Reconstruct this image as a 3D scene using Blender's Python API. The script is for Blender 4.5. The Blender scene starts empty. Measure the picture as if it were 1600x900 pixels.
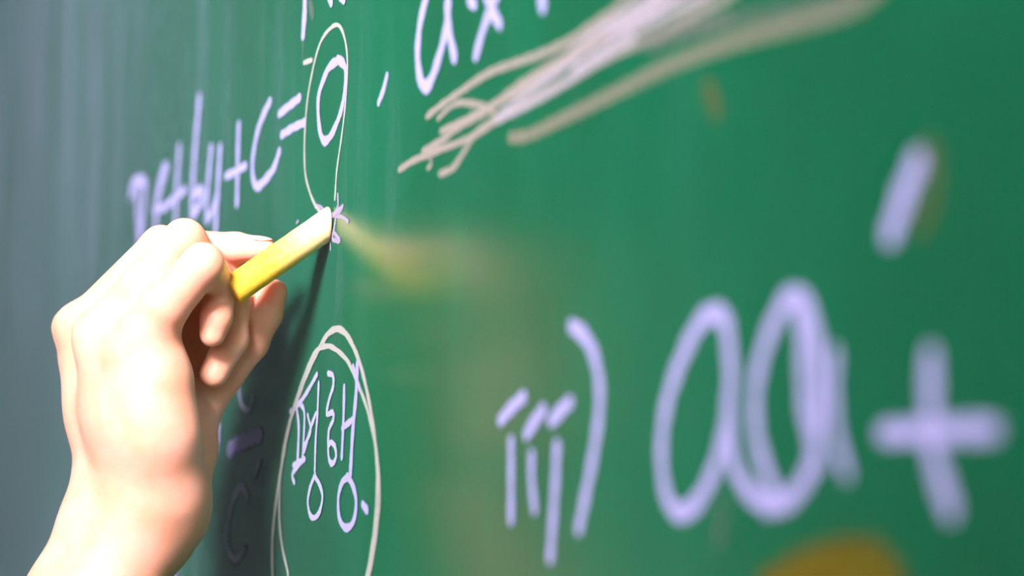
import bpy, bmesh, math, random
import numpy as np
from mathutils import Vector, Matrix, Quaternion

random.seed(7)
scene = bpy.context.scene
COL = scene.collection

# ------------------------------------------------------------------ camera
CAM_LOC = (0.94806, -0.30047, 1.32121)
CAM_DIR = (-0.924096, 0.367617, 0.104426)

cam_data = bpy.data.cameras.new('camera')
cam = bpy.data.objects.new('camera', cam_data)
COL.objects.link(cam)
cam.location = CAM_LOC
cam.rotation_euler = Vector(CAM_DIR).to_track_quat('-Z', 'Y').to_euler()
cam_data.sensor_width = 36.0
cam_data.lens = 90.0
cam_data.clip_start = 0.02
cam_data.dof.use_dof = True
cam_data.dof.focus_distance = 0.99
cam_data.dof.aperture_fstop = 4.6
scene.camera = cam

# ------------------------------------------------------------------ world, key spot, exposure
world = bpy.data.worlds.new('sky')
scene.world = world
world.use_nodes = True
bg = world.node_tree.nodes['Background']
bg.inputs['Color'].default_value = (0.86, 0.88, 1.0, 1)
bg.inputs['Strength'].default_value = 9.0

# added unseen spot; angle from the hand's shadow, cone set to dim the lower right
key_data = bpy.data.lights.new('added_key_spot', 'SPOT')
key_data.energy = 2850
key_data.color = (0.97, 0.84, 1.10)
key_data.shadow_soft_size = 0.50
key_data.spot_size = math.radians(29)
key_data.spot_blend = 0.85
key = bpy.data.objects.new('added_key_spot', key_data)
COL.objects.link(key)
KEY_POS = Vector((2.0, -1.66, 2.94))
KEY_AIM = Vector((0.18, 0.0, 1.90))
key.location = KEY_POS
key.rotation_euler = (KEY_AIM - KEY_POS).to_track_quat('-Z', 'Y').to_euler()

vs = scene.view_settings
scene.display_settings.display_device = 'sRGB'
vs.view_transform = 'Standard'
vs.look = 'None'
vs.gamma = 1.0
vs.use_curve_mapping = False
vs.exposure = 0.0

ZT = 1.45          # height of the chalk's tip above the floor (m)

# ------------------------------------------------------------------ helpers
def link(o, parent=None):
    COL.objects.link(o)
    if parent is not None:
        o.parent = parent
    return o

def mesh_obj(name, bm, mat, parent=None, loc=(0, 0, 0), smooth=False):
    me = bpy.data.meshes.new(name)
    bm.to_mesh(me)
    bm.free()
    if mat is not None:
        me.materials.append(mat)
    if smooth:
        for p in me.polygons:
            p.use_smooth = True
    o = bpy.data.objects.new(name, me)
    o.location = loc
    return link(o, parent)

def empty(name, loc=(0, 0, 0), parent=None):
    o = bpy.data.objects.new(name, None)
    o.empty_display_size = 0.05
    o.location = loc
    return link(o, parent)

def tag(o, label=None, cat=None, kind=None, group=None):
    if label: o['label'] = label
    if cat: o['category'] = cat
    if kind: o['kind'] = kind
    if group: o['group'] = group
    return o

def add_box(bm, x0, x1, y0, y1, z0, z1, bevel=0.0):
    r = bmesh.ops.create_cube(bm, size=1.0)
    vs_ = r['verts']
    for v in vs_:
        v.co = Vector(((x0 + x1) / 2 + v.co.x * (x1 - x0), (y0 + y1) / 2 + v.co.y * (y1 - y0), (z0 + z1) / 2 + v.co.z * (z1 - z0)))
    if bevel:
        es = list({e for v in vs_ for e in v.link_edges})
        bmesh.ops.bevel(bm, geom=es, offset=bevel, segments=2, affect='EDGES', profile=0.7)
    return bm

def box(name, dims, mat, parent=None, bevel=0.0, kind=None):
    o = mesh_obj(name, add_box(bmesh.new(), *dims, bevel=bevel), mat, parent)
    if kind: o['kind'] = kind
    return o

class Nodes:
    def __init__(self, name):
        self.m = bpy.data.materials.new(name)
        self.m.use_nodes = True
        self.t = self.m.node_tree
        self.t.nodes.clear()
        self.out = self.n('ShaderNodeOutputMaterial')
    def n(self, kind, **kw):
        nd = self.t.nodes.new(kind)
        for k, v in kw.items():
            setattr(nd, k, v)
        return nd
    def l(self, a, b):
        self.t.links.new(a, b)
    def set(self, sock, v):
        if hasattr(v, 'is_linked'): self.l(v, sock)
        else: sock.default_value = v
    def math(self, op, a, b=0.0, c=0.0, clamp=False):
        nd = self.n('ShaderNodeMath', operation=op)
        nd.use_clamp = clamp
        for i, v in enumerate((a, b, c)): self.set(nd.inputs[i], v)
        return nd.outputs[0]
    def ramp(self, v, lo, hi, a=0.0, b=1.0):
        nd = self.n('ShaderNodeMapRange')
        nd.interpolation_type = 'SMOOTHSTEP'
        for i, x in enumerate((v, lo, hi, a, b)): self.set(nd.inputs[i], x)
        return nd.outputs[0]
    def noise(self, vec, scale, detail=4.0, rough=0.55):
        nd = self.n('ShaderNodeTexNoise')
        self.l(vec, nd.inputs['Vector'])
        nd.inputs['Scale'].default_value = scale
        nd.inputs['Detail'].default_value = detail
        nd.inputs['Roughness'].default_value = rough
        return nd.outputs[0]
    def mapping(self, vec, scale=(1, 1, 1), loc=(0, 0, 0), rot=(0, 0, 0)):
        nd = self.n('ShaderNodeMapping')
        self.l(vec, nd.inputs['Vector'])
        nd.inputs['Scale'].default_value = scale
        nd.inputs['Location'].default_value = loc
        nd.inputs['Rotation'].default_value = rot
        return nd.outputs[0]
    def mix(self, fac, a, b):
        nd = self.n('ShaderNodeMix', data_type='RGBA')
        self.set(nd.inputs['Factor'], fac)
        self.set(nd.inputs[6], a)
        self.set(nd.inputs[7], b)
        return nd.outputs[2]

def plain(name, col, rough=0.6, spec=0.4, metal=0.0, var=0.06, scale=20.0):
    g = Nodes(name)
    b = g.n('ShaderNodeBsdfPrincipled')
    tc = g.n('ShaderNodeTexCoord')
    nz = g.noise(tc.outputs['Object'], scale)
    f = g.ramp(nz, 0.3, 0.7)
    g.l(g.mix(f, tuple(c * (1 - var) for c in col) + (1,), tuple(min(1, c * (1 + var)) for c in col) + (1,)), b.inputs['Base Color'])
    b.inputs['Roughness'].default_value = rough
    b.inputs['Specular IOR Level'].default_value = spec
    b.inputs['Metallic'].default_value = metal
    g.l(b.outputs[0], g.out.inputs[0])
    return g.m

# ------------------------------------------------------------------ materials
def mat_board():
    g = Nodes('board_green')
    b = g.n('ShaderNodeBsdfPrincipled')
    tc = g.n('ShaderNodeTexCoord')
    ob = tc.outputs['Object']
    sep = g.n('ShaderNodeSeparateXYZ'); g.l(ob, sep.inputs[0])
    # wiped chalk dust: tall soft streaks, broad clouds, fine grain
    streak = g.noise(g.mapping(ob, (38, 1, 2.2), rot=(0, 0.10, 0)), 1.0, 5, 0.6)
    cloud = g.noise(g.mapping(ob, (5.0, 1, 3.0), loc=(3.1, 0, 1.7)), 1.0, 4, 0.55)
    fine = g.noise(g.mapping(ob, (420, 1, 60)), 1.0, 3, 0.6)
    amount = g.ramp(sep.outputs['X'], 0.12, -0.60, 0.03, 1.0)     # dust thickens leftward, also painting in the grey grazing reflection
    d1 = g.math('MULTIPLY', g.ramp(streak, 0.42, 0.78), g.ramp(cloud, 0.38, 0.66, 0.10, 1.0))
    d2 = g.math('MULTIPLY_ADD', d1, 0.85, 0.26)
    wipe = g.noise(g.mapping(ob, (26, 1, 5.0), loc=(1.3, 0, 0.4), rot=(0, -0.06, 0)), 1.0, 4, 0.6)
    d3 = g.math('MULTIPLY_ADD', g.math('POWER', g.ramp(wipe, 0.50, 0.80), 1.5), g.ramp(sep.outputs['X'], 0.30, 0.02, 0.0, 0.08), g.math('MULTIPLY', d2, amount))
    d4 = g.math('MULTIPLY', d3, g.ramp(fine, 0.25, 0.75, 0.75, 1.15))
    dust = g.math('MULTIPLY', d4, DUST_AND_SHEEN, clamp=True)
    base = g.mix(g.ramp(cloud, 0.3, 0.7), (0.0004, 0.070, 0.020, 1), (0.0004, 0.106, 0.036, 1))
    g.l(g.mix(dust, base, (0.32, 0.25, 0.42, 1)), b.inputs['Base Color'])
    g.set(b.inputs['Roughness'], g.math('MULTIPLY_ADD', dust, 0.25, 0.25))
    b.inputs['Specular IOR Level'].default_value = 0.26
    bump = g.n('ShaderNodeBump')
    bump.inputs['Strength'].default_value = 0.06
    bump.inputs['Distance'].default_value = 0.0004
    g.l(g.noise(ob, 900, 2), bump.inputs['Height'])
    g.l(bump.outputs[0], b.inputs['Normal'])
    g.l(b.outputs[0], g.out.inputs[0])
    return g.m
DUST_AND_SHEEN = 0.64

def mat_chalk_mark(name, col, opacity, grain=0.55, edge=2.6):
    g = Nodes(name)
    tc = g.n('ShaderNodeTexCoord')
    uv = g.n('ShaderNodeSeparateXYZ'); g.l(tc.outputs['UV'], uv.inputs[0])
    # v runs 0..1 across the stroke
    e = g.math('SUBTRACT', 1.0, g.math('ABSOLUTE', g.math('MULTIPLY_ADD', uv.outputs['Y'], 2.0, -1.0)))
    e = g.math("MULTIPLY", e, edge)
    n1 = g.noise(tc.outputs['Object'], 650, 3, 0.65)
    n2 = g.noise(g.mapping(tc.outputs['Object'], (160, 1, 40)), 1.0, 2)
    s = g.math('ADD', g.math('MULTIPLY_ADD', n1, 2.0, -1.0), g.math('MULTIPLY_ADD', n2, 1.2, -0.6))
    a = g.math('MULTIPLY_ADD', s, grain, e)
    a = g.math('MULTIPLY', g.math('MINIMUM', g.math('MAXIMUM', a, 0.0), 1.0), opacity, clamp=True)
    d = g.n('ShaderNodeBsdfDiffuse'); d.inputs['Color'].default_value = col + (1,)
    tr = g.n('ShaderNodeBsdfTransparent')
    mx = g.n('ShaderNodeMixShader')
    g.l(a, mx.inputs[0]); g.l(tr.outputs[0], mx.inputs[1]); g.l(d.outputs[0], mx.inputs[2])
    g.l(mx.outputs[0], g.out.inputs[0])
    return g.m

def mat_skin():
    g = Nodes('skin')
    b = g.n('ShaderNodeBsdfPrincipled')
    tc = g.n('ShaderNodeTexCoord')
    n = g.noise(tc.outputs['Object'], 60, 3)
    g.l(g.mix(g.ramp(n, 0.3, 0.7), (0.80, 0.36, 0.19, 1), (0.83, 0.41, 0.25, 1)), b.inputs['Base Color'])
    b.inputs['Subsurface Weight'].default_value = 0.5
    b.inputs['Subsurface Radius'].default_value = (1.0, 0.30, 0.12)
    b.inputs['Subsurface Scale'].default_value = 0.007
    b.inputs['Roughness'].default_value = 0.48
    b.inputs['Specular IOR Level'].default_value = 0.4
    bump = g.n('ShaderNodeBump')
    bump.inputs['Strength'].default_value = 0.12
    bump.inputs['Distance'].default_value = 0.0006
    h1 = g.noise(tc.outputs['Object'], 900, 3)
    h2 = g.noise(g.mapping(tc.outputs['Object'], (40, 40, 150), rot=(0.3, 0.6, 0)), 1.0, 3)
    g.l(g.math('MULTIPLY_ADD', h2, 2.5, h1), bump.inputs['Height'])
    g.l(bump.outputs[0], b.inputs['Normal'])
    g.l(b.outputs[0], g.out.inputs[0])
    return g.m

def mat_yellow_chalk():
    g = Nodes('yellow_chalk')
    b = g.n('ShaderNodeBsdfPrincipled')
    tc = g.n('ShaderNodeTexCoord')
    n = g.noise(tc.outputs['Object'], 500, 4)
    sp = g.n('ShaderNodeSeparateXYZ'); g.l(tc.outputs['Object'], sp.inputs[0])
    tip_tone = g.ramp(g.math('MULTIPLY_ADD', n, 0.012, sp.outputs['Y']), -0.022, 0.006, 0.0, 0.75)     # paler towards the working end
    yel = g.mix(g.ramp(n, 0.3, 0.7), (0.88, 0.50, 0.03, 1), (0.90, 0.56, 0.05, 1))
    g.l(g.mix(tip_tone, yel, (0.88, 0.72, 0.36, 1)), b.inputs['Base Color'])
    b.inputs['Roughness'].default_value = 0.85
    b.inputs['Specular IOR Level'].default_value = 0.2
    bump = g.n('ShaderNodeBump')
    bump.inputs['Strength'].default_value = 0.3
    bump.inputs['Distance'].default_value = 0.0003
    g.l(n, bump.inputs['Height']); g.l(bump.outputs[0], b.inputs['Normal'])
    g.l(b.outputs[0], g.out.inputs[0])
    return g.m

M = {
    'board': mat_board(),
    'white': mat_chalk_mark('white_chalk_mark', (0.29, 0.29, 0.44), 1.0, 0.35, 3.2),
    'thinwhite': mat_chalk_mark('light_white_chalk_mark', (0.33, 0.34, 0.42), 0.92, 0.45, 2.8),
    'thin': mat_chalk_mark('thin_pale_chalk_mark', (0.34, 0.36, 0.28), 0.85, 0.45, 2.8),
    'lilac': mat_chalk_mark('lilac_chalk_mark', (0.29, 0.27, 0.32), 0.8, 0.6, 2.4),
    'tan': mat_chalk_mark('tan_chalk_mark', (0.29, 0.27, 0.2), 0.72, 0.6, 2.4),
    'tanfaint': mat_chalk_mark('light_tan_chalk_mark', (0.21, 0.21, 0.13), 0.62, 0.5, 2.2),
    'bundle': mat_chalk_mark('rubbed_chalk_mark', (0.37, 0.35, 0.33), 0.62, 0.9, 2.0),
    'faint': mat_chalk_mark('faint_chalk_mark', (0.17, 0.19, 0.14), 0.28, 0.5, 1.8),
    'ochre': mat_chalk_mark('ochre_chalk_mark', (0.13, 0.12, 0.03), 0.45, 0.5, 1.6),
    'ochre2': mat_chalk_mark('ochre_chalk_arc', (0.12, 0.1, 0.01), 0.8, 0.5, 1.8),
    'skin': mat_skin(),
    'nail': plain('nail', (0.90, 0.62, 0.52), 0.25, 0.5, var=0.02),
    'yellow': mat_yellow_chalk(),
    'wall': plain('wall_paint', (0.50, 0.51, 0.54), 0.8, 0.2, var=0.02, scale=3),
    'ceiling': plain('ceiling_paint', (0.85, 0.85, 0.84), 0.9, 0.2, var=0.02, scale=3),
    'floor': plain('floor_vinyl', (0.42, 0.36, 0.28), 0.5, 0.4, var=0.15, scale=4),
    'metal': plain('brushed_aluminium', (0.72, 0.72, 0.72), 0.35, 0.5, 1.0, var=0.04, scale=60),
    'frame': plain('window_paint', (0.82, 0.82, 0.80), 0.5, 0.4, var=0.02),
}

def mat_glass():
    g = Nodes('window_glass')
    tr = g.n('ShaderNodeBsdfTransparent')
    gl = g.n('ShaderNodeBsdfGlossy'); gl.inputs['Roughness'].default_value = 0.02
    fr = g.n('ShaderNodeFresnel'); fr.inputs[0].default_value = 1.45
    mx = g.n('ShaderNodeMixShader')
    g.l(fr.outputs[0], mx.inputs[0]); g.l(tr.outputs[0], mx.inputs[1]); g.l(gl.outputs[0], mx.inputs[2])
    g.l(mx.outputs[0], g.out.inputs[0])
    return g.m
M['glass'] = mat_glass()

# ------------------------------------------------------------------ room shell
XL, XR, YB, H = -4.2, 3.0, -5.0, 3.5
box('floor', (XL, XR, YB, 0.03, -0.1, 0.0), M['floor'], kind='structure')
box('ceiling', (XL, XR, YB, 0.03, H, H + 0.1), M['ceiling'], kind='structure')
box('wall_front', (XL, XR, 0.03, 0.15, 0.0, H), M['wall'], kind='structure')
box('wall_left', (XL - 0.12, XL, YB, 0.15, 0.0, H), M['wall'], kind='structure')
box('wall_back', (XL - 0.12, XR + 0.12, YB - 0.12, YB, 0.0, H), M['wall'], kind='structure')
# right wall with one tall window opening
WY0, WY1, WZ0, WZ1 = -3.9, -1.5, 1.0, 3.35
bm = bmesh.new()
add_box(bm, XR, XR + 0.12, YB, WY0, 0, H)
add_box(bm, XR, XR + 0.12, WY1, 0.15, 0, H)
add_box(bm, XR, XR + 0.12, WY0, WY1, 0, WZ0)
add_box(bm, XR, XR + 0.12, WY0, WY1, WZ1, H)
tag(mesh_obj('wall_right', bm, M['wall']), kind='structure')
w = tag(empty('window_1', (XR + 0.06, (WY0 + WY1) / 2, WZ0)), kind='structure')
wy, wh = (WY1 - WY0) / 2, WZ1 - WZ0
bm = bmesh.new()
add_box(bm, -0.03, 0.03, -wy, wy, 0, 0.05); add_box(bm, -0.03, 0.03, -wy, wy, wh - 0.05, wh)
for yy in (-wy, -0.03, wy - 0.06): add_box(bm, -0.03, 0.03, yy, yy + 0.06, 0.05, wh - 0.05)
mesh_obj('window_frame', bm, M['frame'], w)
for s in (-1, 1):
    mesh_obj('pane', add_box(bmesh.new(), -0.004, 0.004, min(s * 0.03, s * (wy - 0.06)), max(s * 0.03, s * (wy - 0.06)), 0.05, wh - 0.05), M['glass'], w)

# invented housing for the added key spot: shallow, round, on a rod from the ceiling
lamp = tag(empty('added_floodlight', KEY_POS), 'added unseen round grey floodlight hanging from the ceiling, aimed at the chalkboard', 'lamp')
aim = (KEY_AIM - KEY_POS).normalized()
rot = aim.to_track_quat('-Z', 'Y')
bm = bmesh.new()
prof_h = [(0.50, 0.03), (0.54, 0.03), (0.54, 0.09), (0.46, 0.16), (0.16, 0.22), (0.0, 0.22)]
prev = None
for rr, zz in prof_h:
    ring = [bm.verts.new(rot @ Vector((rr * math.cos(2 * math.pi * k / 40), rr * math.sin(2 * math.pi * k / 40), zz))) for k in range(40)] if rr else [bm.verts.new(rot @ Vector((0, 0, zz)))]
    if prev:
        for k in range(40):
            if len(ring) == 1: bm.faces.new((prev[k], prev[(k + 1) % 40], ring[0]))
            else: bm.faces.new((prev[k], prev[(k + 1) % 40], ring[(k + 1) % 40], ring[k]))
    prev = ring
bmesh.ops.recalc_face_normals(bm, faces=bm.faces)
mesh_obj('housing', bm, M['metal'], lamp, smooth=True)
hb = rot @ Vector((0, 0, 0.20))
box('rod', (hb.x - 0.02, hb.x + 0.02, hb.y - 0.02, hb.y + 0.02, hb.z, H - KEY_POS.z), M['metal'], lamp)

# ------------------------------------------------------------------ chalkboard
BX0, BX1, BZ0, BZ1 = -2.6, 1.5, 0.85, 2.15
board = tag(empty('chalkboard', (0, 0, ZT)), 'green chalkboard covered with white, tan and yellow chalk writing and wiped dust', 'chalkboard')
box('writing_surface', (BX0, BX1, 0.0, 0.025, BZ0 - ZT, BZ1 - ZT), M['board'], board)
for nm, d in (('frame_rail', (BX0 - 0.03, BX1 + 0.03, -0.012, 0.03, BZ1 - ZT, BZ1 - ZT + 0.035)),
              ('frame_rail', (BX0 - 0.03, BX1 + 0.03, -0.012, 0.03, BZ0 - ZT - 0.035, BZ0 - ZT)),
              ('frame_rail', (BX0 - 0.035, BX0, -0.012, 0.03, BZ0 - ZT, BZ1 - ZT)),
              ('frame_rail', (BX1, BX1 + 0.035, -0.012, 0.03, BZ0 - ZT, BZ1 - ZT))):
    box(nm, d, M['metal'], board, bevel=0.004)
bm = bmesh.new()
add_box(bm, BX0, BX1, -0.075, -0.012, BZ0 - ZT - 0.035, BZ0 - ZT - 0.028)
add_box(bm, BX0, BX1, -0.078, -0.072, BZ0 - ZT - 0.035, BZ0 - ZT - 0.015)
mesh_obj('chalk_tray', bm, M['metal'], board)

# chalk marks, in millimetres on the board: (x, z) from the point the yellow chalk touches
WRITING = [
 ('chalk_formula', 'white chalk equation running into a zero beside the yellow chalk', [
  ('chalk_letter', 'white', [[7.5,[[-336.82,56.74],[-331.7,61.14],[-317.47,61.31],[-306.71,56.92],[-309.68,49.0],[-313.84,32.03]]],[7,[[-326.17,58.71],[-321.7,44.67],[-317.27,30.76]]]]),
  ('chalk_letter', 'white', [[7.5,[[-268.13,60.6],[-277.59,52.99],[-282.1,44.62],[-283.14,34.16]]],[6,[[-262.25,60.57],[-272.63,53.13],[-277.3,48.07]]]]),
  ('chalk_sign', 'white', [[7,[[-238.88,65.56],[-240.59,56.7],[-243.07,44.36],[-243.96,31.8]]],[5,[[-287.03,42.8],[-267.0,41.07],[-247.73,42.59],[-225.93,44.44]]]]),
  ('chalk_letter', 'white', [[7,[[-202.23,83.66],[-206.03,70.34],[-210.52,52.43],[-213.05,31.11]]],[6,[[-207.48,39.65],[-195.66,40.38],[-193.99,36.35],[-202.63,32.11],[-211.53,30.92]]]]),
  ('chalk_letter', 'white', [[6.5,[[-179.62,56.75],[-182.82,45.48],[-186.52,32.34],[-184.74,25.31]]],[6.5,[[-164.22,54.46],[-166.38,40.2],[-168.66,28.55],[-170.12,17.54]]],[5,[[-186.19,25.49],[-177.63,26.69],[-168.08,34.45]]]]),
  ('chalk_sign', 'white', [[5.8,[[-133.1,60.04],[-133.85,45.93],[-134.37,26.36]]],[4.6,[[-153.08,40.59],[-136.82,40.52],[-121.0,40.82]]]]),
  ('chalk_letter', 'white', [[5.2,[[-84.55,62.91],[-94.09,58.73],[-103.3,52.42],[-109.32,43.28],[-109.83,35.53],[-105.64,30.28],[-100.05,28.86],[-89.19,30.46],[-77.06,33.67],[-69.72,39.11]]]]),
  ('chalk_sign', 'white', [[4.6,[[-69.88,55.37],[-56.22,56.37],[-41.1,57.37]]],[4.4,[[-66.21,45.92],[-50.46,46.37],[-33.69,46.05]]]]),
  ('chalk_digit', 'white', [[4.6,[[10.75,63.51],[-1.38,62.95],[-9.96,58.52],[-14.92,54.21],[-15.81,49.19],[-14.62,42.81],[-11.43,37.17],[-5.98,34.09],[3.24,35.93],[13.49,42.37],[18.46,49.57],[19.93,55.33],[17.91,60.2],[9.76,63.99]]]]),
  ('chalk_comma', 'white', [[4,[[68.44,46.8],[65.01,42.61],[59.79,38.89]]]]),
 ]),
 ('chalk_loop', 'thin pale chalk loop drawn around the zero', [
  ('chalk_stroke', 'thin', [[2.2,[[7.13,9.67],[9.46,20.89],[15.61,34.01],[20.11,47.29],[21.72,61.01],[17.67,71.31],[9.45,77.64],[-2.74,77.97],[-14.42,74.31],[-23.77,65.09],[-30.41,53.69],[-33.51,39.52],[-32.41,25.77],[-25.9,16.57],[-18.52,10.45],[-12.67,7.14]]]]),
 ]),
 ('chalk_tangle', 'lilac chalk tangle where the yellow stick meets the board', [
  ('chalk_stroke', 'lilac', [[2.6,[[-17.26,9.94],[-9.29,6.34],[1.82,3.81],[13.72,3.85],[16.89,5.24]]],[2.2,[[10.78,10.36],[11.3,6.62],[8.76,4.48]]],[2.0,[[-2.57,4.02],[8.37,2.66],[16.99,1.06],[23.8,-1.36]]],[2,[[0.75,2.93],[3.5,-2.1],[1.62,-5.9],[2.14,-9.3]]],[2.6,[[7.97,1.37],[5.91,-3.05],[4.24,-5.86],[13.99,-7.65],[7.46,-4.24]]],[2.2,[[-18.39,9.74],[-10.46,8.39],[-2.57,4.02]]],[2.6,[[4.02,3.2],[9.42,4.2],[15.83,5.05]]]]),
  ('chalk_speck', 'lilac', [[1.8,[[-43.38,6.28],[-41.49,6.75]]]]),
 ]),
 ('chalk_formula', 'white chalk term cut off at the top edge above the tan scribble', [
  ('chalk_letter', 'white', [[6.2,[[118.25,73.56],[108.81,64.93],[104.06,57.58],[102.42,48.42],[104.94,40.28],[110.14,35.85],[115.91,36.61],[121.9,41.36],[127.82,47.21],[133.01,55.43],[134.23,66.7]]],[6,[[132.32,60.18],[135.0,50.45],[139.91,41.31]]]]),
  ('chalk_letter', 'white', [[5.6,[[182.83,56.52],[173.95,50.66],[167.35,45.34],[160.97,38.22]]],[5.6,[[167.91,59.64],[175.45,50.36],[181.96,44.48]]],[5,[[154.69,57.91],[159.05,55.45]]]]),
  ('chalk_letter', 'white', [[7,[[218.05,49.14],[219.38,43.42]]]]),
 ]),
 ('chalk_formula', 'white chalk term cut off at the top above the looped zero', [
  ('chalk_letter', 'white', [[6.5,[[-34.52,99.78],[-34.99,91.4],[-36.52,83.22]]]]),
  ('chalk_letter', 'white', [[5,[[-2.76,92.17],[0.65,88.59]]],[5,[[11.78,89.16],[16.69,86.33]]]]),
  ('chalk_stroke', 'faint', [[2,[[-36.51,82.69],[-37.07,77.5],[-37.66,73.38]]]]),
  ('chalk_stroke', 'thin', [[2.6,[[-35.11,70.8],[-24.6,69.94]]]]),
  ('chalk_stroke', 'faint', [[7,[[-27.32,93.02],[-24.44,89.29]]]]),
 ]),
 ('chalk_fraction', 'white chalk fraction half hidden behind the hand', [
  ('chalk_letter', 'thinwhite', [[3.6,[[-119.73,-39.47],[-126.29,-47.21],[-127.69,-55.34],[-123.07,-62.88],[-115.7,-65.96],[-108.56,-65.53],[-105.38,-61.32]]]]),
  ('chalk_stroke', 'thinwhite', [[3.5,[[-97.97,-38.23],[-97.05,-40.6]]]]),
  ('chalk_bar', 'white', [[8.5,[[-140.99,-82.01],[-121.54,-79.63],[-94.46,-77.68]]]]),
  ('chalk_stroke', 'white', [[5.5,[[-160.73,-71.99],[-163.72,-76.68]]],[7,[[-164.91,-80.85],[-172.49,-86.61],[-180.1,-93.66]]],[3.6,[[-160.51,-76.81],[-170.34,-83.06]]]]),
  ('chalk_comma', 'thinwhite', [[3,[[-94.05,-88.71],[-100.8,-94.76]]]]),
  ('chalk_letter', 'thinwhite', [[4.4,[[-112.94,-103.84],[-117.32,-100.05],[-125.89,-99.26],[-135.65,-104.3],[-141.94,-111.23],[-145.18,-118.26],[-142.22,-125.33],[-131.53,-129.78],[-122.99,-128.27],[-116.3,-125.41]]]]),
  ('chalk_stroke', 'white', [[7,[[-233.14,-131.18],[-244.71,-142.34]]]]),
 ]),
 ('chalk_loop', 'double pale chalk loop around two syllables', [
  ('chalk_stroke', 'thin', [[3.3600000000000003,[[46.93,-139.98],[53.92,-127.5],[58.9,-115.12],[60.59,-100.68],[57.75,-86.05],[49.59,-69.94],[39.3,-56.56],[26.43,-46.46],[14.05,-41.87],[1.49,-42.27],[-9.42,-46.43],[-22.36,-53.36],[-37.44,-63.76],[-50.88,-75.69],[-60.46,-90.34],[-68.9,-106.4],[-73.67,-123.84],[-71.01,-141.28],[-58.4,-153.74],[-34.54,-162.16],[-4.57,-163.43],[23.61,-156.16],[42.05,-145.26]]]]),
  ('chalk_stroke', 'thin', [[2.72,[[-54.0,-141.09],[-50.98,-135.93],[-59.33,-125.05],[-63.76,-113.46],[-63.48,-97.22],[-56.71,-81.21],[-44.37,-67.95],[-29.92,-56.25],[-16.82,-48.68],[-2.03,-47.21],[10.67,-49.61],[24.88,-55.0],[35.36,-62.7],[47.33,-72.97],[54.08,-81.71],[60.45,-92.39],[63.27,-106.95],[59.65,-121.32],[54.01,-132.67],[48.58,-139.96]]]]),
 ]),
 ('chalk_word', 'two white chalk syllables inside the double loop', [
  ('chalk_letter', 'thinwhite', [[2.8800000000000003,[[-49.85,-70.19],[-43.16,-69.17],[-29.68,-64.79],[-13.97,-57.53]]],[3.2,[[-41.21,-68.7],[-37.82,-77.45],[-38.97,-91.08]]],[2.72,[[-37.34,-67.2],[-30.24,-72.13],[-32.06,-89.05]]],[2.72,[[-29.81,-86.87],[-21.68,-78.2],[-15.05,-72.91]]],[3.2,[[-44.43,-92.03],[-29.72,-90.26]]],[2.8800000000000003,[[-29.72,-90.04],[-40.47,-93.3],[-46.28,-95.98],[-43.43,-98.92]]],[2.4000000000000004,[[-25.62,-72.93],[-21.65,-79.32],[-29.88,-84.6]]],[2.8800000000000003,[[-11.63,-61.37],[-12.81,-73.03],[-14.78,-82.98],[-15.59,-94.66]]]]),
  ('chalk_letter', 'thinwhite', [[3.04,[[-15.53,-96.89],[-21.78,-101.74],[-24.66,-107.27],[-21.49,-112.36],[-15.09,-113.57],[-8.49,-110.9],[-5.32,-105.45],[-9.12,-100.95],[-15.52,-97.44]]]]),
  ('chalk_letter', 'thinwhite', [[3.04,[[0.79,-58.06],[6.6,-59.21],[7.41,-63.11],[2.13,-68.29],[-0.65,-73.66],[6.94,-73.5],[7.72,-76.28],[2.41,-79.86],[1.47,-85.87],[2.69,-91.4],[7.41,-93.2],[11.63,-90.63],[10.11,-86.76],[5.06,-84.92],[2.56,-85.91]]]]),
  ('chalk_letter', 'white', [[3.3600000000000003,[[20.91,-64.81],[20.45,-75.83],[18.69,-90.88]]],[3.2,[[19.15,-80.09],[31.56,-77.46]]],[4.16,[[36.61,-57.22],[35.47,-68.05],[31.67,-82.81],[29.25,-98.21]]],[2.8800000000000003,[[31.84,-57.65],[39.49,-66.16]]]]),
  ('chalk_letter', 'white', [[3.6799999999999997,[[27.54,-98.69],[19.61,-100.62],[14.81,-105.89],[15.69,-113.46],[22.07,-117.62],[29.66,-117.38],[35.03,-113.74],[36.26,-107.42],[32.07,-102.01],[25.82,-98.64]]]]),
  ('chalk_dot', 'white', [[4.0,[[44.36,-109.68],[49.04,-111.65]]]]),
 ]),
 ('chalk_formula', 'large white chalk numeral and term with a plus sign, lowest on the board', [
  ('chalk_numeral', 'white', [[5.2,[[183.91,-85.2],[192.27,-82.11],[203.38,-78.82]]],[5.2,[[192.87,-92.74],[192.87,-103.08],[192.86,-116.65]]],[5.4,[[206.24,-90.6],[211.94,-87.44],[219.52,-83.78]]],[5,[[210.21,-97.72],[210.2,-104.66],[212.44,-113.74]]],[5.4,[[225.84,-87.48],[232.37,-84.98],[239.87,-82.58]]],[5.8,[[229.89,-95.83],[227.92,-110.37],[224.58,-128.56]]]]),
  ('chalk_bracket', 'white', [[6,[[242.12,-59.93],[249.96,-62.84],[256.85,-67.99],[261.1,-74.88],[262.54,-82.04],[260.45,-92.0],[255.29,-103.91],[246.96,-119.94]]]]),
  ('chalk_letter', 'white', [[6.3,[[345.44,-66.91],[338.33,-64.28],[329.95,-66.05],[319.1,-74.06],[310.17,-83.85],[305.55,-94.06],[304.97,-103.53],[307.97,-112.13],[314.07,-116.47],[322.71,-116.14],[332.3,-110.83],[340.7,-102.0],[345.97,-91.39],[347.81,-79.78],[345.41,-68.73],[341.42,-64.28]]],[6.3,[[346.03,-67.87],[348.21,-79.8],[346.98,-91.45],[348.16,-102.28]]]]),
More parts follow.
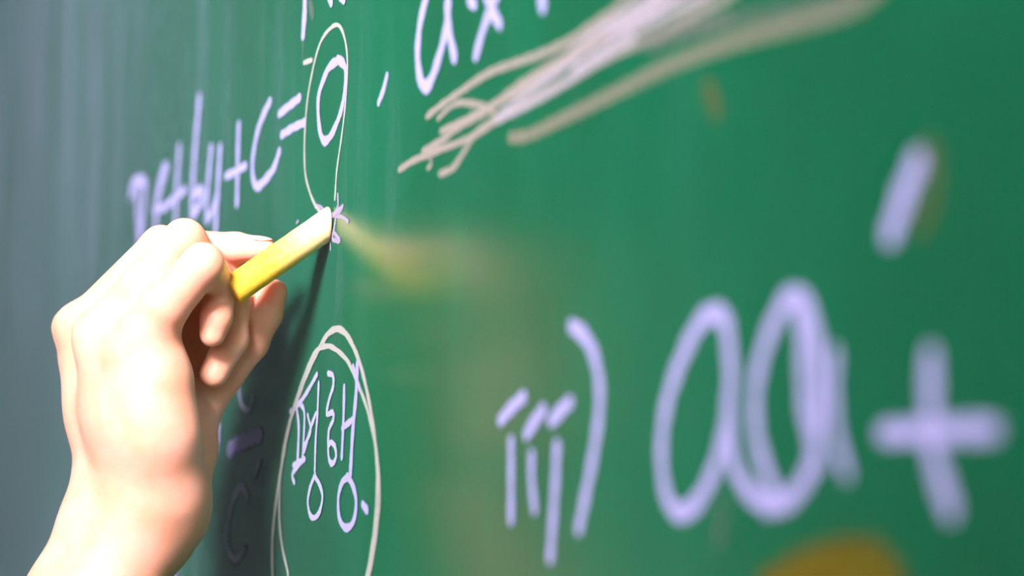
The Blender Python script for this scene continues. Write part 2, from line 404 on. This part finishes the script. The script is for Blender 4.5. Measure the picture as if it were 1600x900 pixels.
  ('chalk_letter', 'white', [[6.3,[[347.36,-102.25],[352.6,-108.66],[361.24,-113.73],[371.61,-115.94],[381.77,-113.74],[389.97,-108.03],[394.6,-98.95],[396.26,-88.96],[395.15,-77.94],[390.98,-68.26],[384.79,-64.09],[378.36,-65.39],[369.78,-72.51],[363.88,-80.87],[361.38,-89.54],[362.54,-98.41],[366.2,-105.56],[371.68,-112.66]]],[6.3,[[386.53,-67.0],[388.07,-77.4],[388.62,-91.06],[394.43,-105.66]]],[5,[[403.4,-80.23],[402.6,-91.0],[404.54,-101.05],[408.89,-108.61]]]]),
  ('chalk_sign', 'white', [[7.5,[[448.27,-84.91],[447.93,-95.13],[448.37,-104.43],[452.08,-112.23],[455.24,-117.64]]],[6.2,[[427.05,-100.23],[447.75,-100.54],[473.35,-101.41]]]]),
 ]),
 ('chalk_stroke', 'broad white chalk tick beside the long tan stroke', [
  ('chalk_stroke', 'white', [[8,[[443.54,-39.44],[438.47,-44.91],[431.8,-53.57]]]]),
  ('chalk_stroke', 'ochre', [[7,[[449.13,-37.01],[450.93,-44.43],[445.16,-53.71]]]]),
 ]),
 ('chalk_scribble', 'tan and white chalk bundle sweeping down from the top edge', [
  ('chalk_stroke', 'tan', [[3.4,[[112.64,24.92],[123.7,26.25],[140.96,27.72],[169.51,29.71],[187.23,29.39],[212.55,27.99],[239.05,27.6],[259.14,29.08],[273.59,30.16],[287.57,32.65],[301.08,34.59]]]]),
  ('chalk_stroke', 'tan', [[3.4,[[83.47,10.19],[98.33,11.27],[118.84,11.2],[133.67,10.94]]]]),
  ('chalk_stroke', 'tan', [[3.6,[[108.67,13.05],[128.75,14.31],[144.85,16.35],[169.55,17.4],[198.65,20.95],[228.62,22.67],[254.16,23.55],[278.23,24.38],[305.34,25.22],[330.72,27.36]]]]),
  ('chalk_stroke', 'tan', [[3.4,[[126.22,2.67],[138.56,2.97],[148.07,6.32],[157.39,10.5],[170.16,12.7],[187.24,13.45],[217.94,14.72],[249.13,16.26],[273.46,17.5],[300.85,17.63],[326.46,18.67],[356.23,20.2]]]]),
  ('chalk_stroke', 'tan', [[3,[[144.8,24.59],[160.42,21.33],[174.03,17.22],[179.07,13.46],[168.06,11.61],[151.18,10.89],[130.41,11.2],[110.38,12.79]]]]),
  ('chalk_stroke', 'tan', [[3.2,[[127.08,17.43],[151.15,17.6],[169.54,18.5],[192.98,18.93],[220.65,22.03],[249.18,23.48],[268.78,24.25]]]]),
  ('chalk_stroke', 'tan', [[2.4,[[115.48,11.11],[117.2,7.39],[113.84,6.48]]],[2.4,[[123.73,22.32],[136.8,24.44],[147.97,24.06]]]]),
  ('chalk_stroke', 'bundle', [[3.2,[[182.88,14.69],[207.02,17.09],[239.01,20.29],[268.77,23.56],[296.51,24.63],[322.45,27.27]]]]),
  ('chalk_stroke', 'bundle', [[3.6,[[195.82,18.45],[223.32,20.53],[251.67,22.51],[273.54,25.0],[298.76,27.02],[316.17,29.52]]]]),
  ('chalk_stroke', 'bundle', [[4.2,[[228.62,21.64],[254.18,25.55],[278.27,27.29],[301.0,28.93],[314.06,30.89]]]]),
  ('chalk_stroke', 'bundle', [[4.2,[[244.09,17.36],[273.5,20.9],[303.11,22.37],[326.53,22.76],[342.72,23.92]]]]),
  ('chalk_stroke', 'bundle', [[4.6,[[261.54,24.15],[285.21,26.39],[309.72,27.6],[322.48,29.11]]]]),
  ('chalk_stroke', 'bundle', [[3.4,[[178.48,12.69],[204.24,13.34],[233.81,14.89],[261.48,17.23],[287.41,19.24]]]]),
  ('chalk_stroke', 'faint', [[7,[[291.93,17.91],[320.17,15.32],[340.54,13.63],[348.38,12.54]]]]),
 ]),
 ('chalk_stroke', 'long tan chalk stroke below the bundle', [
  ('chalk_stroke', 'tanfaint', [[5.2,[[192.41,5.14],[207.0,3.74],[228.54,4.21],[254.02,5.14],[282.67,6.18],[309.42,7.16],[338.42,6.87],[365.32,5.75],[392.03,3.96],[416.83,3.09],[429.43,5.65]]]]),
  ('chalk_stroke', 'faint', [[6,[[298.61,15.23],[330.49,14.24],[359.83,11.16],[395.53,7.41],[416.93,6.68]]]]),
 ]),
 ('chalk_smudge', 'small ochre chalk spot below the long tan stroke', [
  ('chalk_stroke', 'ochre', [[8,[[337.04,-4.21],[340.73,-9.5]]]]),
 ]),
 ('chalk_smudge', 'ochre chalk arc at the bottom edge', [
  ('chalk_stroke', 'ochre2', [[13,[[368.33,-136.36],[386.7,-131.97],[404.11,-129.43],[418.98,-129.41],[428.43,-132.56],[429.91,-135.3]]],[13,[[386.61,-135.75],[407.39,-132.28],[420.45,-134.2]]]]),
 ]),
 ('chalk_smudge', 'faint chalk drip under the first large letter', [
  ('chalk_stroke', 'faint', [[6,[[342.47,-115.58],[340.27,-124.55]]]]),
 ]),
]

def smooth_path(pts, step=1.6):
    P = [Vector((p[0], p[1])) for p in pts]
    if len(P) == 2:
        P = [P[0], (P[0] + P[1]) / 2, P[1]]
    E = [P[0] * 2 - P[1]] + P + [P[-1] * 2 - P[-2]]
    out = []
    for k in range(1, len(E) - 2):
        a, b, c, d = E[k - 1], E[k], E[k + 1], E[k + 2]
        n = max(2, min(40, int((c - b).length / step)))
        for q in range(n):
            t = q / n
            out.append(0.5 * ((2 * b) + (c - a) * t + (2 * a - 5 * b + 4 * c - d) * t * t + (3 * b - a - 3 * c + d) * t ** 3))
    out.append(P[-1])
    return out

lift = [0.12]
def add_stroke(bm, uvl, width, pts):
    path = smooth_path(pts)
    n = len(path)
    cum = [0.0]
    for k in range(1, n): cum.append(cum[-1] + (path[k] - path[k - 1]).length)
    total = max(cum[-1], 0.01)
    # rounded ends: extend by half a nib
    t0 = (path[1] - path[0]).normalized(); t1 = (path[-1] - path[-2]).normalized()
    hw = width / 2
    stations = []
    for f in (1.0, 0.85, 0.5): stations.append((path[0] - t0 * hw * f, t0, hw * math.sqrt(max(0.02, 1 - f * f))))
    for k in range(n):
        t = (path[min(k + 1, n - 1)] - path[max(k - 1, 0)])
        t = t.normalized() if t.length > 1e-6 else t0
        wob = 1.0 + 0.10 * math.sin(cum[k] * 0.55 + width * 9) + 0.05 * math.sin(cum[k] * 1.7)
        stations.append((path[k], t, hw * wob))
    for f in (0.5, 0.85, 1.0): stations.append((path[-1] + t1 * hw * f, t1, hw * math.sqrt(max(0.02, 1 - f * f))))
    base = lift[0]
    lift[0] += 0.004
    if lift[0] > 0.4: lift[0] = 0.12
    rows = []
    for k, (c, t, h_) in enumerate(stations):
        nrm = Vector((-t.y, t.x))
        y = -(base + 0.05 * k / len(stations)) * 0.001
        row = []
        for s in (-1, 0, 1):
            q = c + nrm * (h_ * s)
            row.append(bm.verts.new((q.x * 0.001, y, q.y * 0.001)))
        rows.append(row)
    for k in range(len(rows) - 1):
        for s in (0, 1):
            f = bm.faces.new((rows[k][s], rows[k + 1][s], rows[k + 1][s + 1], rows[k][s + 1]))
            vv = (s * 0.5, s * 0.5, (s + 1) * 0.5, (s + 1) * 0.5)
            uu = (k, k + 1, k + 1, k)
            for lp, u_, v_ in zip(f.loops, uu, vv): lp[uvl].uv = (u_ * 0.05, v_)

def mark(name, mat, strokes, parent):
    bm = bmesh.new()
    uvl = bm.loops.layers.uv.new('UVMap')
    for w_, pts in strokes: add_stroke(bm, uvl, w_, pts)
    return mesh_obj(name, bm, M[mat], parent)

for part, plabel, letters in WRITING:
    if len(letters) == 1:
        o = mark(part, letters[0][1], letters[0][2], board)
    else:
        o = empty(part, (0, 0, 0), board)
        for nm, mat, strokes in letters: mark(nm, mat, strokes, o)
    o['label'] = plabel

# ------------------------------------------------------------------ hand: round-cone skeleton (mm from the chalk's tip), blended into one skin
HAND = {
 'body': [
   [[-66.84,-86.65,-37.47,6.5],[-62.47,-77.2,-70.35,9],[-53.96,-72.85,-106.15,12]],
   [[-52.15,-87.73,-37.71,7.5],[-49.86,-77.95,-71.03,10.5],[-44.37,-70.45,-106.33,13]],
   [[-31.89,-84.47,-42.29,8.5],[-31.57,-75.24,-71.95,11.5],[-32.19,-66.97,-106.55,13]],
   [[-14.88,-77.71,-49.6,8.5],[-15.64,-69.66,-75.13,12],[-23.19,-63.34,-106.71,13]],
   [[-57.48,-81.23,-50.33,8],[-52.43,-72.16,-75.85,11],[-42.98,-66.95,-106.33,13]],
   [[-26.89,-79.9,-52.49,9],[-26.28,-71.35,-77.1,12],[-29.02,-64.44,-106.59,13]],
   [[-8.4,-67.86,-46.12,10],[-10.08,-65.24,-60.64,11],[-13.82,-62.99,-82.45,13],[-25.67,-56.7,-104.13,12.8],[-31.49,-55.11,-113.42,12]],
   [[-32.77,-67.68,-51.72,12],[-35.99,-64.02,-73.98,14],[-38.02,-61.32,-101.39,14]],
   [[-37.2,-55.01,-20.6,7],[-46.61,-43.64,-28.99,8],[-48.22,-44.65,-39.68,8]],
   [[-46.59,-52.43,-36.23,8],[-49.09,-45.4,-44.77,8],[-43.85,-43.37,-62.98,9],[-38.82,-45.92,-86.1,9.5],[-35.72,-50.12,-101.33,10]],
   [[-50.05,-56.79,-70.58,11],[-47.65,-54.42,-96.02,12]],
   [[-47.53,-73.31,-105.03,14],[-48.56,-77.43,-118.81,15],[-51.08,-87.57,-143.71,16.5],[-54.68,-111.99,-185.41,20],[-55.93,-142.41,-233.03,26],[-56.46,-189.69,-310.67,33]],
   [[-33.02,-62.93,-108.98,16],[-34.43,-67.68,-123.85,16],[-39.11,-78.58,-146.06,18],[-44.3,-101.61,-187.51,22],[-46.54,-131.86,-234.91,28],[-48.09,-179.08,-312.25,34]],
   [[-34.26,-53.91,-113.38,12.5],[-37.08,-56.16,-120.83,10]],
 ],
 'index_finger': [
   [[-66.46,-85.7,-37.47,7],[-45.26,-52.43,-5.3,7.2]],
   [[-45.26,-52.43,-5.3,7.0],[-24.06,-31.14,-7.5,5.9]],
   [[-24.06,-31.14,-7.5,5.9],[-12.31,-23.03,-8.71,4.7]],
 ],
 'middle_finger': [
   [[-52.01,-87.24,-38.21,7.5],[-27.03,-60.31,-7.71,7.8]],
   [[-27.03,-60.31,-7.71,7.6],[-31.87,-32.29,-15.12,6.2]],
   [[-31.87,-32.29,-15.12,6.2],[-33.75,-22.96,-26.34,5]],
 ],
 'ring_finger': [
   [[-29.58,-83.7,-43.7,8.5],[-17.81,-70.41,-24.64,8.3],[-7.98,-55.97,-7.69,8.3]],
   [[-7.98,-55.97,-7.69,8.1],[-20.34,-32.46,-27.44,6.2]],
   [[-20.34,-32.46,-27.44,6.2],[-19.42,-33.56,-44.17,6.4],[-22.35,-39.81,-57.68,5.7]],
 ],
 'little_finger': [
   [[-11.74,-75.22,-49.76,9],[-1.78,-65.44,-34.35,9.4],[8.29,-52.8,-18.46,8.0]],
   [[8.29,-52.8,-18.46,7.8],[-8.33,-40.93,-25.41,5.8]],
   [[-8.33,-40.93,-25.41,5.8],[-6.27,-43.39,-36.86,6],[-7.47,-44.5,-43.48,5.2]],
 ],
 'thumb': [
   [[-41.57,-55.4,-96.21,10],[-40.52,-38.96,-68.17,8.2]],
   [[-40.52,-38.96,-68.17,8.2],[-31.42,-22.9,-44.17,7.2]],
   [[-31.42,-22.9,-44.17,7.4],[-24.35,-19.28,-32.67,7.4],[-18.05,-16.49,-25.03,5]],
 ],
}
NAILS = [
  ([-11.72, -24.02, -4.79], [0.641, 0.746, -0.181], [0.115, 0.177, 0.977], [4.6, 3.4, 0.8]),   # index
  ([-32.92, -13.61, -32.74], [0.733, 0.082, 0.675], [-0.889, 0.455, -0.058], [5, 4, 0.8]),   # thumb
  ([-36.57, -20.08, -23.13], [0.088, 0.471, -0.878], [-0.653, 0.692, 0.308], [5, 4, 1]),   # middle
  ([-23.1, -32.45, -51.91], [-0.028, -0.488, -0.872], [-0.505, 0.744, -0.437], [4.6, 3.6, 0.9]),   # ring
  ([-8.21, -39.26, -39.78], [-0.199, -0.23, -0.953], [-0.702, 0.705, -0.099], [4, 3, 0.8]),   # little
]
CHALK = [[-0.14, -0.48, 0.5, 5.9], [-2.17, -38.54, -27.16, 5.8]]

def round_cone(X, a, b):
    a = np.array(a, np.float32); b = np.array(b, np.float32)
    d = b[:3] - a[:3]
    l2 = float(d @ d)
    pa = [X[i] - a[i] for i in range(3)]
    t = np.clip((pa[0] * d[0] + pa[1] * d[1] + pa[2] * d[2]) / l2, 0, 1)
    q = (pa[0] - t * d[0]) ** 2 + (pa[1] - t * d[1]) ** 2 + (pa[2] - t * d[2]) ** 2
    return np.sqrt(q) - (a[3] + t * (b[3] - a[3]))

def smin(a, b, k):
    h = np.maximum(k - np.abs(a - b), 0) / k
    return np.minimum(a, b) - h * h * k * 0.25

def hand_field(X):
    def chain(segs, k):
        f = None
        for seg in segs:
            for p, q in zip(seg, seg[1:]):
                g = round_cone(X, p, q)
                f = g if f is None else smin(f, g, k)
        return f
    body = chain(HAND['body'], 11.0)
    out = body
    for nm in ('index_finger', 'middle_finger', 'ring_finger', 'little_finger', 'thumb'):
        segs = HAND[nm]
        f = chain(segs, 2.5)
        root = segs[0][0]
        dist = np.sqrt(sum((X[i] - root[i]) ** 2 for i in range(3)))
        reach = {'thumb': 46.0, 'little_finger': 56.0, 'ring_finger': 54.0}.get(nm, 40.0)
        k = np.maximum(7.0 * np.clip(1.25 - dist / reach, 0, 1), 1.2)
        out = smin(out, f, k)
    return out

def surface_nets(F, lo, step):
    S = F < 0
    nx, ny, nz = F.shape
    acc = np.zeros((nx - 1, ny - 1, nz - 1, 3), np.float32)
    cnt = np.zeros((nx - 1, ny - 1, nz - 1), np.float32)
    corners = [(i, j, k) for i in (0, 1) for j in (0, 1) for k in (0, 1)]
    def sub(A, c): return A[c[0]:nx - 1 + c[0], c[1]:ny - 1 + c[1], c[2]:nz - 1 + c[2]]
    for c in corners:
        for ax in range(3):
            if c[ax]: continue
            e = list(c); e[ax] = 1
            s0, s1 = sub(S, c), sub(S, e)
            m = s0 != s1
            f0, f1 = sub(F, c)[m], sub(F, e)[m]
            t = f0 / (f0 - f1)
            pos = np.zeros((t.size, 3), np.float32) + np.array(c, np.float32)
            pos[:, ax] = t
            acc[m] += pos; cnt[m] += 1
    cells = cnt > 0
    idx = -np.ones(cells.shape, np.int64)
    idx[cells] = np.arange(int(cells.sum()))
    ijk = np.argwhere(cells)
    V = (ijk + acc[cells] / cnt[cells][:, None]) * step + np.array(lo)
    quads = []
    for ax in range(3):
        u, v = (ax + 1) % 3, (ax + 2) % 3
        sl0 = [slice(1, -1)] * 3; sl1 = [slice(1, -1)] * 3
        sl0[ax] = slice(0, -1); sl1[ax] = slice(1, None)
        A, B = S[tuple(sl0)], S[tuple(sl1)]
        off = np.array([1, 1, 1]); off[ax] = 0
        for flip in (False, True):
            m = (A & ~B) if not flip else (~A & B)
            p = np.argwhere(m) + off
            def at(du, dv):
                q = p.copy(); q[:, u] -= du; q[:, v] -= dv
                return idx[q[:, 0], q[:, 1], q[:, 2]]
            c4 = [at(1, 1), at(0, 1), at(0, 0), at(1, 0)]
            if flip: c4 = c4[::-1]
            quads.append(np.stack(c4, 1))
    return V, np.concatenate(quads)

pts = np.array([p for v in HAND.values() for seg in v for p in seg])
lo = (pts[:, :3] - pts[:, 3:4]).min(0) - 4
hi = (pts[:, :3] + pts[:, 3:4]).max(0) + 4
STEP = 1.1
ax_ = [np.arange(lo[i], hi[i], STEP, dtype=np.float32) for i in range(3)]
X = np.meshgrid(*ax_, indexing='ij', sparse=True)
V, Q = surface_nets(hand_field(X), lo, STEP)
me = bpy.data.meshes.new('hand')
me.from_pydata((V * 0.001).tolist(), [], Q.tolist())
me.materials.append(M['skin'])
for p in me.polygons: p.use_smooth = True
bm = bmesh.new(); bm.from_mesh(me)
for _ in range(3): bmesh.ops.smooth_vert(bm, verts=bm.verts, factor=0.5, use_axis_x=True, use_axis_y=True, use_axis_z=True)
bmesh.ops.recalc_face_normals(bm, faces=bm.faces)
bm.to_mesh(me); bm.free()
hand = link(bpy.data.objects.new('hand', me))
hand.location = (0, 0, ZT)
tag(hand, 'bare hand and forearm reaching up to the chalkboard, fingers curled around a yellow chalk', 'hand')

for c, d, nrm, (la, wb, th) in NAILS:
    bm = bmesh.new()
    bmesh.ops.create_uvsphere(bm, u_segments=20, v_segments=12, radius=1.0)
    d = Vector(d).normalized(); nv = Vector(nrm); nv = (nv - d * nv.dot(d)).normalized(); s = d.cross(nv)
    Rm = Matrix((d, s, nv)).transposed()
    for v in bm.verts:
        q = Vector((v.co.x * la, v.co.y * wb, v.co.z * th - (v.co.y ** 2) * 1.2))
        v.co = (Rm @ q + Vector(c)) * 0.001
    mesh_obj('nail', bm, M['nail'], hand, smooth=True)

# ------------------------------------------------------------------ the stick of chalk: worn flat where it meets the board
a, b = Vector(CHALK[0][:3]), Vector(CHALK[1][:3])
ax = (b - a); L = ax.length; ax.normalize()
s1 = ax.orthogonal().normalized(); s2 = ax.cross(s1)
R0 = CHALK[0][3]
prof = [(0.0, R0 * 0.0, 1), (0.0, R0 * 0.55, 1), (0.0, R0 * 0.93, 1), (1.0, R0 * 1.0, 1)]
n_mid = 14
prof += [(L * k / n_mid, R0 * (1 + 0.012 * math.sin(k * 2.1)), 0) for k in range(1, n_mid)]
prof += [(L - 0.8, R0, 0), (L, R0 * 0.90, 0), (L, R0 * 0.5, 0), (L, 0.0, 0)]
bm = bmesh.new()
rings = []
NS = 32
for t, r, tip in prof:
    if r == 0:
        ring = [None]
    ring = []
    for k in range(NS if r > 0 else 1):
        an = 2 * math.pi * k / NS
        q = a + ax * t + (s1 * math.cos(an) + s2 * math.sin(an)) * r
        if tip: q += ax * ((-0.7 - t * 0.7 - q.y) / ax.y)
        ring.append(bm.verts.new(q * 0.001))
    rings.append(ring)
for p, q in zip(rings, rings[1:]):
    for k in range(NS):
        k2 = (k + 1) % NS
        if len(p) == 1: bm.faces.new((p[0], q[k], q[k2]))
        elif len(q) == 1: bm.faces.new((p[k], q[0], p[k2]))
        else: bm.faces.new((p[k], q[k], q[k2], p[k2]))
bmesh.ops.recalc_face_normals(bm, faces=bm.faces)
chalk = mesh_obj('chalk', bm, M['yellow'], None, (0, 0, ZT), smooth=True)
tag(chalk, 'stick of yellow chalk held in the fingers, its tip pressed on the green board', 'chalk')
